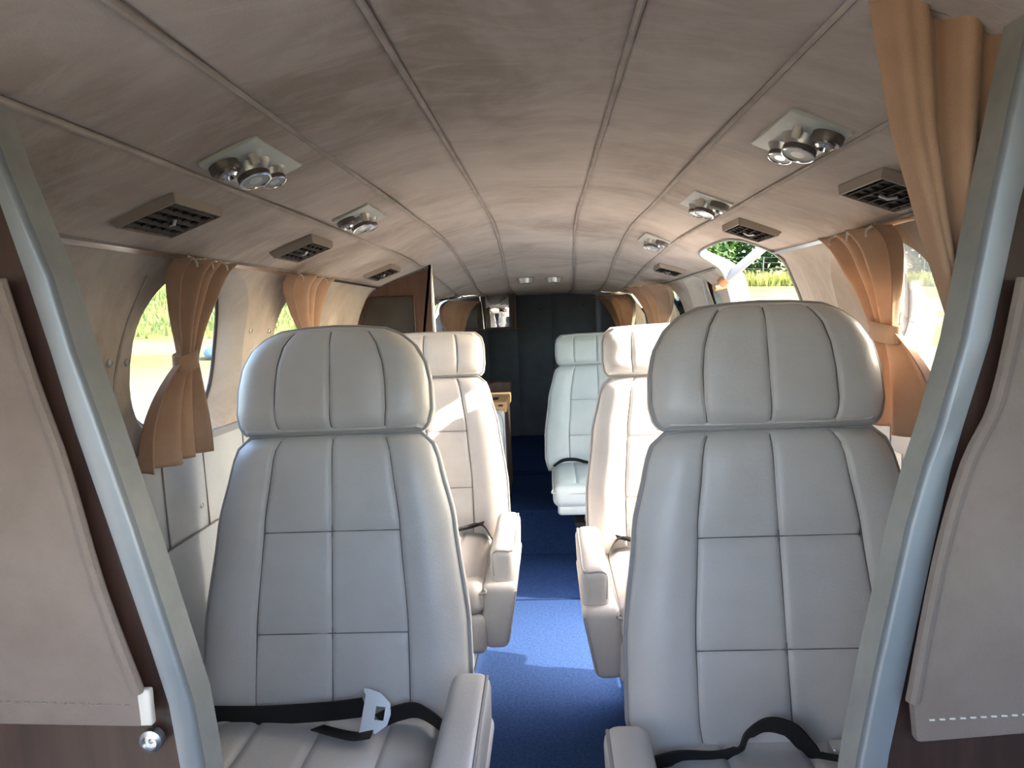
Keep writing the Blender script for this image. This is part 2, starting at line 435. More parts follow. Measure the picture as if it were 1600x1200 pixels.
# floor, step, aft floor
def floorbox(name, x, y0, y1, z0, z1, m, label):
    V = []; Fc = []; nx, ny = 24, max(2, int((y1-y0)/.1))
    o = rbox(name, ((0), (y0+y1)/2, (z0+z1)/2), (2*x, y1-y0, z1-z0), .004, m); struct(o, label); return o
fl = floorbox('floor', .66, -.9, 2.93, -.05, 0, M['carpet'], 'blue carpet of the cabin aisle')
rbox('carpet_section', (0, 3.225, -.0255), (1.32, .585, .045), .006, M['carpet'], fl)
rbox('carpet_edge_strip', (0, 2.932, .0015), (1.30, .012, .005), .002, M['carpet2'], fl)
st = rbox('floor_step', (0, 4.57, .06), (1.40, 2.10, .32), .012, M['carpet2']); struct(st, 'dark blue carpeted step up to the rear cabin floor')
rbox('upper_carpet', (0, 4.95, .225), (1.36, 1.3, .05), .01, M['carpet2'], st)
# aft bulkhead in vertical padded panels
xs = [-.66, -.43, -.205, .06, .40, .66]
bk = None
for i in range(5):
    a, b = xs[i], xs[i+1]
    def pad(co): pass
    bm = bmesh.new(); nx, nz = 10, 12; g = []
    for iz in range(nz+1):
        for ix in range(nx+1):
            u, v = ix/nx, iz/nz; e = min(u, 1-u)*(b-a)
            d = .016*(1-math.exp(-(e/.02)**2)); g.append(bm.verts.new((a+(b-a)*u, 5.57-d+(.03 if i == 4 else 0), .15+1.25*v)))
    for iz in range(nz):
        for ix in range(nx):
            bm.faces.new((g[iz*(nx+1)+ix], g[iz*(nx+1)+ix+1], g[(iz+1)*(nx+1)+ix+1], g[(iz+1)*(nx+1)+ix]))
    if bk is None:
        bk = bmesh_obj('wall_back', bm, M['bulk']); struct(bk, 'slate grey padded bulkhead at the rear of the cabin')
    else: bmesh_obj('padded_panel', bm, M['bulk'], bk)
tube('edge_rail', [(.405, 5.54, z) for z in (.3, .7, 1.1, 1.31)], .007, M['alu2'], bk)
for x, z in ((-.02, 1.22), (.2, 1.20), (.3, 1.24), (.25, 1.02)):
    lathe('snap_stud', [(.0, 0), (.006, 0), (.004, .004)], M['dark'], bk, 8, Matrix.Translation((x, 5.553, z)) @ Matrix.Rotation(R(90), 4, 'X'))

# unseen cockpit front below the windscreen, added to cut light from ahead
sec = [P(q, YF) for q in (10.9, 10, 9, 8, 7, 6.55)]
poly = [(-p.x, max(p.z, 0)) for p in sec]+[(p.x, max(p.z, 0)) for p in reversed(sec)]
wf = prism('wall_front', poly, YF-.05, YF, M['bulk']); struct(wf, 'unseen cockpit front below the windscreen, added to cut light')
rbox('glareshield', (0, YF+.13, 1.005), (1.30, .30, .05), .02, M['rubber'], wf)
# snap studs and placard on the side walls
def onwall(q, y, off=0): return P(q, y)+Nin(q, y)*off
def wallT(q, y, off=0):
    n_ = Nin(q, y); t = Vector((0, 1, 0)); t = (t-n_*t.dot(n_)).normalized(); s = n_.cross(t)
    m = Matrix((( s.x, t.x, n_.x), (s.y, t.y, n_.y), (s.z, t.z, n_.z))).to_4x4(); m.translation = onwall(q, y, off); return m
for q, y in ((-5.55, 1.10), (-5.83, 1.215), (-5.85, 1.268), (-5.53, 1.80), (-5.56, 1.925), (5.52, 1.83), (-7.58, 1.51), (7.07, 1.487), (5.5, 2.9), (-5.6, 2.6), (5.5, 4.3), (5.6, 3.42)):
    sd = 'left' if q < 0 else 'right'
    lathe('snap_stud', [(0, 0), (.0075, 0), (.0075, .002), (.005, .004), (.0045, .002), (.002, .003)], M['steel'], walls[sd], 14, wallT(q, y))
T = wallT(7.46, 1.505, .004)
pl = rbox('placard', (0, 0, 0), (.075, .04, .001), 0, M['paper'], walls['right']); pl.matrix_world = T
for sd, w_ in ((-1, 'left'), (1, 'right')):
    for y in (1.37, 1.54, 1.75): tube('panel_joint', [P(sd*q, y)+Nin(sd*q, y)*.0005 for q in (7.05, 7.2, 7.4, 7.6, 7.78)], .0022, M['knurl'], walls[w_], 6)
    if sd < 0: tube('panel_joint', [P(sd*7.78, .7+.1*k)+Nin(sd*7.78, .7+.1*k)*.0005 for k in range(21)], .0022, M['knurl'], walls[w_], 6)
for sd in (-1, 1):                           # panel joints beside the first window surround
    y0 = 1.275 if sd < 0 else 1.275
    pts = [P(sd*qz(z, y0), y0-.05*(1-((z-.96)/.36)**2))+Nin(sd*qz(z, y0), y0)*.001 for z in [.965+.03*k for k in range(12)]]
    tube('panel_joint', pts, .0028, M['bead'], walls['left' if sd < 0 else 'right'], 6)

# ---------------------------------------------------------------- cockpit divider (frames, veneer, pocket cloth)
YD = .615
def dv(x, z, Y=YD): k = Y/.70; return (.03+(x-.03)*k, 1.2+(z-1.2)*k)
ridge = {-1: [(-.512, 1.43), (-.498, 1.371), (-.461, 1.255), (-.446, 1.181), (-.426, 1.104), (-.4, .999), (-.37, .867), (-.357, .809), (-.351, .74), (-.345, .55), (-.345, .1)],
         1: [(.476, 1.45), (.462, 1.38), (.441, 1.27), (.421, 1.157), (.4, 1.077), (.387, 1.035), (.372, .977), (.342, .829), (.327, .745), (.30, .55), (.30, .1)]}
outer = {-1: [(-.527, 1.43), (-.513, 1.37), (-.484, 1.255), (-.467, 1.181), (-.451, 1.104), (-.425, .999), (-.393, .867), (-.380, .809), (-.374, .74), (-.37, .55), (-.37, .1)],
         1: [(.506, 1.45), (.490, 1.38), (.467, 1.28), (.444, 1.157), (.421, 1.077), (.410, 1.035), (.398, .977), (.370, .829), (.354, .745), (.33, .55), (.33, .1)]}
for sd in (-1, 1):
    rd = [dv(*p) for p in ridge[sd]]; ou = [dv(*p) for p in outer[sd]]
    e = empty('divider_partition', (rd[-1][0], YD, 0))
    tag(e, ('walnut veneered cockpit divider with aluminium edge, at the left of the picture', 'walnut veneered cockpit divider with aluminium edge, at the right of the picture')[sd > 0], 'partition', 'cockpit dividers')
    off = Vector((rd[-1][0], YD, 0))
    V = []; Fc = []; r_ = .004
    for (xr, zr), (xo, zo) in zip(rd, ou):
        s = -sd                                # towards the aisle
        row = [(xo, YD, zo), (xr-s*r_, YD-.001, zr), (xr-s*r_*.3, YD+r_*.25, zr), (xr, YD+r_, zr), (xr+s*.001, YD+.034, zr), (xr-s*.003, YD+.034, zr), (xr-s*.004, YD+.006, zr), (xo, YD+.004, zo)]
        V += [Vector(p)-off for p in row]
    k = 8
    for i in range(len(rd)-1):
        for j in range(k): Fc.append((i*k+j, i*k+(j+1) % k, (i+1)*k+(j+1) % k, (i+1)*k+j))
    Fc += [tuple(range(k)), tuple((len(rd)-1)*k+j for j in range(k-1, -1, -1))]
    mk('edge_frame', V, Fc, M['alu'], e)
    # return lip with worn paint
    V = []; Fc = []
    for (xr, zr) in rd:
        s = -sd; V += [Vector((xr+s*.0005, YD+.006, zr))-off, Vector((xr+s*.0022, YD+.035, zr))-off, Vector((xr-s*.002, YD+.036, zr))-off, Vector((xr-s*.002, YD+.008, zr))-off]
    for i in range(len(rd)-1):
        for j in range(4): Fc.append((i*4+j, i*4+(j+1) % 4, (i+1)*4+(j+1) % 4, (i+1)*4+j))
    mk('edge_lip', V, Fc, M['alu2'], e)
    # veneer panel between frame and cabin wall
    wallside = [P(sd*q, YD+.01) for q in (3.6, 4, 4.5, 5, 6, 7, 8, 9, 10, 10.9)]
    poly = [(x-off.x, z) for x, z in ou[1:]]+[(ou[-1][0]-off.x, .01)]+[(p.x*.997-off.x, max(p.z, .01)) for p in reversed(wallside)]
    prism('veneer_panel', poly, .004, .022, M['wood'], e)
    # pocket cloth
    fab = {-1: [(-.512, 1.255), (-.489, 1.152), (-.471, 1.084), (-.461, 1.037), (-.441, .932), (-.411, .822), (-.409, .785), (-.566, .790), (-.70, .795), (-.70, 1.255)],
           1: [(.473, 1.212), (.451, 1.098), (.425, 1.038), (.4, .942), (.376, .80), (.380, .757), (.484, .765), (.66, .775), (.66, 1.212)]}[sd]
    f2 = [dv(*p, Y=YD-.012) for p in fab]
    cx = sum(p[0] for p in f2)/len(f2); cz = sum(p[1] for p in f2)/len(f2)
    cl = prism('pocket_cloth', [(x-off.x, z) for x, z in f2], -.014, -.002, M['fabric'], e, .004)
    hem = [Vector((x-off.x, -.012, z)) for x, z in f2[:6 if sd < 0 else 5]]
    tube('rolled_edge', smoothpath(hem, 4), .0055, M['fabric'], cl, 8)
    zb = f2[6][1] if sd < 0 else f2[5][1]
    xs0 = f2[6][0] if sd < 0 else f2[5][0]
    for k in range(30):                        # stitched hem
        x = xs0+sd*(.012+.0085*k)
        rbox('stitch', (x-off.x, -.0145, zb+.022+.0008*k*.5), (.005, .0016, .0016), .0005, M['ivory'] if sd > 0 else M['fabric'], cl, 1)
    if sd < 0:
        cx_, cz_ = dv(-.397, .775)
        lathe('screw', [(0, -.004), (.0105, -.004), (.0105, .004), (.007, .006), (.0065, .003), (.0025, .003), (.002, .001)], M['steel'], e, 18, Matrix.Translation((cx_-off.x, -.006, cz_)) @ Matrix.Rotation(R(90), 4, 'X'))
        rbox('velcro_tab', (f2[5][0]+.004-off.x, -.009, f2[5][1]-.014), (.012, .008, .034), .002, M['ivory'], e)
    else:
        # dark channel behind the right frame
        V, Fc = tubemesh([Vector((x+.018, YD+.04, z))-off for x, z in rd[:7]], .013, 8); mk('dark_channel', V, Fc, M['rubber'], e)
# drawn divider curtain at the right
def pleated(name, rows, npl, m, parent=None, amp=.015, th=.002, nx=72, depthdir=None):
    """rows: list of (origin, across vector, amplitude) top to bottom, interpolated"""
    V = []; Fc = []
    ny = len(rows)
    for j, (o_, ac, am, ph, dn) in enumerate(rows):
        for i in range(nx+1):
            a = i/nx
            aa = a+.05*math.sin(a*7+1)
            w = math.sin(aa*npl*2*math.pi+ph); w = math.copysign(abs(w)**.7, w)+.3*math.sin(a*npl*3.1*math.pi+ph*2.1+1)
            V.append(o_+ac*a+dn*(am*w))
    for j in range(ny-1):
        for i in range(nx): Fc.append((j*(nx+1)+i, j*(nx+1)+i+1, (j+1)*(nx+1)+i+1, (j+1)*(nx+1)+i))
    o = mk(name, V, Fc, m, parent)
    md = o.modifiers.new('cloth_thickness', 'SOLIDIFY'); md.thickness = th
    return o
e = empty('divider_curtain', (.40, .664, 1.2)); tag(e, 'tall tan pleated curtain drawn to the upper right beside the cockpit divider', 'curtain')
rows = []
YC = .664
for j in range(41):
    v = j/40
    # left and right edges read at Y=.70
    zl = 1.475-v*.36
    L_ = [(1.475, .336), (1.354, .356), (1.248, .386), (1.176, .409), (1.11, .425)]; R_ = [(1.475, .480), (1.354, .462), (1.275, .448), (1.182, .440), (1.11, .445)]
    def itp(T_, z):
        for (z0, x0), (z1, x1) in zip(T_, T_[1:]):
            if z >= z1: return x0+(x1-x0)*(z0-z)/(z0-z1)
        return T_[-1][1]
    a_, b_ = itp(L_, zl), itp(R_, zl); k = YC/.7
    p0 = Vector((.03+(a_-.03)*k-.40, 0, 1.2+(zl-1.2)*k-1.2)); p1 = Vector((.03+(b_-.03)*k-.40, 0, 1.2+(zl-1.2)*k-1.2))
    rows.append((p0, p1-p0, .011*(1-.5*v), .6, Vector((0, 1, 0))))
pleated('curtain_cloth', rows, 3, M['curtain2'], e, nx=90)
tube('curtain_track', [Vector((.31-.40, .0, 1.466-1.2)), Vector((.40-.40, .0, 1.436-1.2)), Vector((.50-.40, 0, 1.394-1.2))], .005, M['alu'], e)

# ---------------------------------------------------------------- window curtains
def wcurtain(label, sd, top, tie, bot, ztop, ztie, zbot, npl, insets, nrows=46, amps=(.024, .008, .022), mname='curtain', fan=0):
    base = Vector((sd*.68, sum(bot)/2, zbot)); e = empty('window_curtain', base)
    tag(e, label, 'curtain', 'tan tie-back window curtains')
    rows = []; N_ = nrows
    tiepos = None
    for j in range(N_+1):
        v = j/N_; z = ztop+(zbot-ztop)*v; vt = (ztop-ztie)/(ztop-zbot)
        if v < vt:
            t = v/vt; s = t*t*(3-2*t)*.6+t*.4; a0 = top[0]+(tie[0]-top[0])*s; a1 = top[1]+(tie[1]-top[1])*s
            am = amps[0]*(1-t)+amps[1]*t; ins = insets[0]+(insets[1]-insets[0])*s
        else:
            t = (v-vt)/(1-vt); s = 1-(1-t)**2; a0 = tie[0]+(bot[0]-tie[0])*s; a1 = tie[1]+(bot[1]-tie[1])*s
            am = amps[1]*(1-s)+amps[2]*s; ins = insets[1]+(insets[2]-insets[1])*s
        ym = (a0+a1)/2; x = abs(P(qz(min(z, 1.33), ym), ym).x)-ins
        rows.append((Vector((sd*x, a0, z))-base, Vector((-sd*fan*(1-.6*min(1, v/vt)), a1-a0, 0)), am, .9+.35*math.sin(v*3), Vector((-sd, 0, 0))))
        if abs(v-vt) < .5/N_ and tiepos is None: tiepos = (x, a0, a1, z)
    pleated('curtain_cloth', rows, npl, M[mname], e, nx=90)
    # tie band round the waist
    x, a0, a1, z = tiepos; V = []; Fc = []; n_ = 28; cy = (a0+a1)/2; ry = (a1-a0)/2+.006; rx = amps[1]*1.5+.006
    for hz_, sc in ((-.018, 1.0), (-.016, 1.06), (.016, 1.06), (.018, 1.0), (.014, .9), (-.014, .9)):
        for k in range(n_):
            an = 2*math.pi*k/n_; V.append(Vector((sd*x+rx*sc*math.cos(an), cy+ry*sc*math.sin(an), z+hz_+.006*math.sin(an)))-base)
    for r_ in range(6):
        for k in range(n_): Fc.append((r_*n_+k, r_*n_+(k+1) % n_, ((r_+1) % 6)*n_+(k+1) % n_, ((r_+1) % 6)*n_+k))
    mk('tie_band', V, Fc, M[mname], e)
    for f in (.15, .5, .85):
        y = top[0]+(top[1]-top[0])*f; xx = abs(P(sd*4, y).x)-insets[0]
        tube('curtain_hook', smoothpath([Vector((sd*(xx+.012), y, ztop+.004))-base, Vector((sd*xx, y+.004, ztop-.004))-base, Vector((sd*(xx-.004), y, ztop-.016))-base], 4), .0022, M['ivory'], e, 6)
    return e
wcurtain('tan curtain tied at the waist, over the largest window beside the left front seat', -1, (1.25, 1.425), (1.375, 1.432), (1.215, 1.435), 1.322, 1.135, .945, 3, (.046, .042, .050))
wcurtain('tan curtain at the second window along the left wall, ahead of the walnut partition', -1, (1.80, 2.09), (2.08, 2.17), (2.0, 2.25), 1.322, 1.13, .95, 3, (.046, .05, .05))
wcurtain('sunlit tan curtain tied at the waist, at the window beside the right front seat', 1, (1.265, 1.50), (1.405, 1.49), (1.21, 1.59), 1.322, 1.135, .945, 3, (.05, .047, .055))
wcurtain('small tan curtain on the right wall, nearer of two behind the open doorway', 1, (3.28, 3.85), (3.70, 3.86), (3.65, 3.95), 1.305, 1.08, .93, 3, (.05, .06, .06), amps=(.022, .012, .02), fan=.10)
wcurtain('small tan curtain on the right wall next to the slate bulkhead', 1, (4.40, 5.1), (4.70, 4.9), (4.6, 5.0), 1.285, 1.04, .93, 3, (.05, .07, .06), amps=(.024, .014, .02), fan=.13)
wcurtain('small tan curtain on the left wall seen just right of the chrome partition post', -1, (4.10, 4.62), (4.38, 4.52), (4.35, 4.7), 1.285, 1.04, .93, 3, (.04, .08, .05), amps=(.024, .014, .02), fan=.13)

# ---------------------------------------------------------------- walnut partition with smoked panel
YP = 2.84
e = empty('walnut_partition', (-.58, YP, 0)); tag(e, 'tall walnut partition with smoked inset panel and chrome post behind second left seat', 'partition')
ws = [P(-q, YP) for q in (2.75, 3, 3.3, 3.6, 4, 4.5, 5, 6, 7, 8, 9, 10, 10.9)]
poly = [(p.x*.995+.58, p.z-.006) for p in ws]+[(-.62+.58, .012), (-.425+.58, .012), (-.425+.58, 1.412)]
prism('veneer_panel', poly, 0, .03, M['wood2'], e)
ins_ = [(-.684, 1.285), (-.705, 1.22), (-.722, 1.12), (-.72, .95), (-.50, .95), (-.492, 1.287)]
ins_ = [(-.662, 1.285), (-.690, 1.215), (-.708, 1.12), (-.71, .62), (-.492, .62), (-.492, 1.285)]
prism('smoked_panel', [(x+.58, z) for x, z in ins_], -.004, .002, M['smoke'], e)
tube('panel_bead', [(x+.58, -.004, z) for x, z in ins_], .003, M['wood'], e, 6, True)
tube('chrome_post', [(-.420+.58, .012, .012), (-.420+.58, .012, .7), (-.420+.58, .012, 1.418)], .010, M['chrome'], e, 12)
rbox('top_cap', (-.425+.58, .012, 1.418), (.055, .04, .008), .002, M['dark'], e)
br = rbox('angle_bracket', (-.462+.58, -.010, 1.408), (.042, .02, .034), .002, M['alu2'], e)
lathe('screw', [(0, 0), (.005, 0), (.003, .003)], M['dark'], br, 10, Matrix.Translation((-.460+.58, -.020, 1.406)) @ Matrix.Rotation(R(90), 4, 'X'))

# aft hanging cabinet with mirror
YA = 4.62
e = empty('hanging_cabinet', (-.40, YA, 1.1)); tag(e, 'dark walnut hanging cabinet front with mirror and chrome divider before the bulkhead', 'cabinet')
k = YA/5.4
def ap(x, z): return (.03+(x-.03)*k+.40, 1.2+(z-1.2)*k-1.1)
wl = [P(-q, YA) for q in (2.6, 3, 3.5, 4, 4.5, 5, 6)]
x0, zt = ap(-.2, 1.36); _, zb = ap(-.2, 1.085)
poly = [(p.x*.995+.40, p.z-1.1-.004) for p in wl]+[(-.635+.40, zb), (x0, zb), (x0, P(-1, YA).z-1.1-.004)]
prism('walnut_front', poly, 0, .03, M['wood'], e)
rbox('smoked_panel', (*[ap(-.58, 1.215)[0], -.003], ap(-.58, 1.215)[1]-.02), (.15, .006, .15), .001, M['smoke'], e)
tube('chrome_divider', [(ap(-.452, 0)[0]-.012, -.006, .235), (ap(-.452, 0)[0], -.006, .12), (ap(-.445, 0)[0], -.006, zb)], .006, M['chrome'], e)
xa, za = ap(-.425, 1.34); xb, zb2 = ap(-.238, 1.100)
rbox('mirror', ((xa+xb)/2, -.004, (za+zb2)/2), (xb-xa, .006, za-zb2), .001, M['mirror'], e, rot=Matrix.Rotation(R(6), 3, 'Z'))
for c_, s_ in (((x0-.008, -.006, (za+zb)/2), (.016, .02, za-zb)), (((xa+x0)/2-.1, -.006, zb), (.46, .02, .012))):
    rbox('frame_rail', c_, s_, .003, M['wood'], e)

# low cabinet with oak tray behind the left seats
e = empty('drinks_cabinet', (-.43, 3.9, 0)); tag(e, 'low brown cabinet with orange oak tray top behind the second left seat', 'cabinet')
rbox('body', (.075, .04, .40), (.29, .55, .62), .008, M['wood2'], e)
rbox('tray_top', (.08, -.02, .725), (.31, .46, .055), .006, M['lwood'], e)
rbox('tray_slot', (.17, -.1, .754), (.03, .10, .004), .001, M['dark'], e); rbox('tray_slot', (.11, -.1, .754), (.03, .10, .004), .001, M['dark'], e)
rbox('tray_slot', (.205, -.252, .735), (.022, .004, .01), .001, M['dark'], e)
rbox('rear_upstand', (.08, .26, .76), (.31, .06, .10), .006, M['wood'], e)
pd = rbox('padded_flap', (.125, -.275, .56), (.20, .05, .31), .022, M['pale'], e, 4)
pp = [(.125+.095*math.copysign(abs(math.cos(a))**.4, math.cos(a)), -.298, .56+.15*math.copysign(abs(math.sin(a))**.4, math.sin(a))) for a in [2*math.pi*i/40 for i in range(40)]]
tube('piping', pp, .003, M['pipe2'], pd, 6, True)

# ---------------------------------------------------------------- overhead service units and air vents
def tangentT(q, y, off=0):
    n_ = Nin(q, y); t = Vector((0, 1, 0)); t = (t-n_*t.dot(n_)).normalized(); s = t.cross(n_)   # s across, t aft, n down
    m = Matrix(((s.x, t.x, n_.x), (s.y, t.y, n_.y), (s.z, t.z, n_.z))).to_4x4(); m.translation = P(q, y)+n_*off; return m
def service(q, y, label):
    sd = 1 if q > 0 else -1
    e = empty('service_unit', mw=tangentT(q, y)); tag(e, label, 'light unit', 'overhead light and air service units')
    o_ = -1 if sd > 0 else 1                 # local x sign that points to the wall
    # s = t x n ; find its direction
    s = e.matrix_world.to_3x3() @ Vector((1, 0, 0)); o_ = 1 if s.x*sd > 0 else -1
    pl = rbox('face_plate', (0, 0, .002), (.088, .185, .008), .003, M['plate'], e, 2)
    def spot(c, sc, tilt):
        T = Matrix.Translation((c[0], c[1], .004)) @ Matrix.Rotation(R(tilt), 4, 'X') @ Matrix.Scale(sc, 4) @ Matrix.Scale(.68, 4, (0, 0, 1))
        b = lathe('lamp_body', [(.030, -.004), (.031, .002), (.029, .006), (.0235, .018), (.0215, .026)], M['steel'], e, 28, T)
        lathe('knurled_ring', [(.0215, .026), (.0235, .027), (.0235, .036), (.022, .037)], M['knurl'], b, 28, T)
        lathe('rim', [(.022, .036), (.0232, .038), (.0232, .040), (.0205, .041), (.0195, .038)], M['chrome'], b, 28, T)
        lathe('lens', [(.0, .036), (.0198, .036), (.0195, .0385), (0, .0375)], M['lens'], b, 24, T)
    spot((o_*.004, -.014), 1.0, 7); spot((-o_*.004, .047), .78, 8)
    T = Matrix.Translation((o_*.022, -.062, .004))
    g = lathe('gasper_outlet', [(.021, 0), (.021, .010), (.018, .014)], M['knurl'], e, 24, T)
    lathe('gasper_nozzle', [(.013, .012), (.013, .019), (.009, .022), (.007, .018), (.006, .014)], M['chrome'], g, 20, T)
    T = Matrix.Translation((-o_*.018, -.052, .004))
    g = lathe('switch_bezel', [(.016, 0), (.0155, .002), (.010, .003)], M['plate'], e, 20, T)
    tube('switch_knob', [(-o_*.018, -.052, .005), (-o_*.016, -.048, .020)], [.006, .0065], M['ivory'], g, 12)
service(-2.57, 1.06, 'large silver light and air unit overhead at the left, nearest of its row')
service(-2.57, 1.665, 'smaller silver light and air unit overhead at the left, second in its row')
service(2.62, 1.07, 'large silver light and air unit overhead at the right, nearest of its row')
service(2.63, 1.685, 'silver light and air unit overhead at the right, second in its row')
service(2.64, 2.50, 'farthest silver light and air unit overhead at the right, third in its row')
for q, y, lab in ((-.43, 3.78, 'round silver ceiling light near the bulkhead, the left one of a pair'), (.40, 3.80, 'round silver ceiling light near the bulkhead, the right one of a pair')):
    e = empty('ceiling_light', mw=tangentT(q, y)); tag(e, lab, 'light', 'pair of round ceiling lights')
    lathe('bezel', [(.047, -.003), (.047, .003), (.042, .006), (.034, .03), (.030, .031), (.030, .026)], M['steel'], e, 28)
    lathe('lens', [(.031, .02), (.0305, .030), (0, .031)], M['lens'], e, 24)
    for k in range(4):
        a = math.pi/4+k*math.pi/2; lathe('screw', [(0, .003), (.004, .003), (.003, .006)], M['steel'], e, 8, Matrix.Translation((.043*math.cos(a), .043*math.sin(a), 0)))
def vent(q, y, label, sx=.105, sy=.160):
    e = empty('air_vent', mw=tangentT(q, y)); tag(e, label, 'vent', 'louvred air vents along the ceiling')
    bm = bmesh.new(); lv = [(1.0, -.006), (1.0, .002), (.94, .015), (.91, .015), (.91, .010)]
    rings = []
    for sc, z in lv:
        ring = []
        for k in range(4):
            sxn = (-1, 1, 1, -1)[k]; syn = (-1, -1, 1, 1)[k]
            dx = sx/2-(1-sc)*sy/2; dy = sy/2*sc; ring.append(bm.verts.new((sxn*dx, syn*dy, z)))
        rings.append(ring)
    for a, b in zip(rings, rings[1:]):
        for k in range(4): bm.faces.new((a[k], a[(k+1) % 4], b[(k+1) % 4], b[k]))
    bmesh.ops.recalc_face_normals(bm, faces=bm.faces)
    bmesh_obj('bezel', bm, M['ventb'], e, smooth=False)
    iw, il = sx-.09*sy, sy*.91
    rbox('duct', (0, 0, .003), (iw, il, .010), 0, M['dark'], e)
    for k in range(5):
        x = -iw/2+iw*(k+.5)/5; rbox('louvre', (x, 0, .0115), (.0020, il, .007), .0006, M['rubber'], e, 1, rot=Matrix.Rotation(R(28), 3, 'Y'))
    for k in range(5):
        yy = -il/2+il*(k+.5)/5; rbox('cross_vane', (0, yy, .009), (iw, .0014, .004), 0, M['dark'], e)
    tube('thumb_knob', [(-.010, -.010, .014), (0, 0, .018), (.010, .010, .014)], .003, M['steel'], e, 8)
vent(-3.46, 1.10, 'large beige louvred vent above the left front window')
vent(-3.45, 1.70, 'beige louvred vent on the left, second along the row')
vent(-3.50, 2.56, 'small beige louvred vent on the left beside the walnut partition')
vent(-3.5, 4.02, 'small louvred vent on the left seen past the chrome post')
vent(3.57, 1.16, 'beige louvred vent on the right partly hidden by the tall curtain')
vent(3.40, 1.80, 'beige louvred vent on the right above the open doorway')
vent(3.47, 3.03, 'small beige louvred vent on the right, just behind the doorway')
vent(3.53, 4.12, 'smallest louvred vent on the right near the bulkhead')

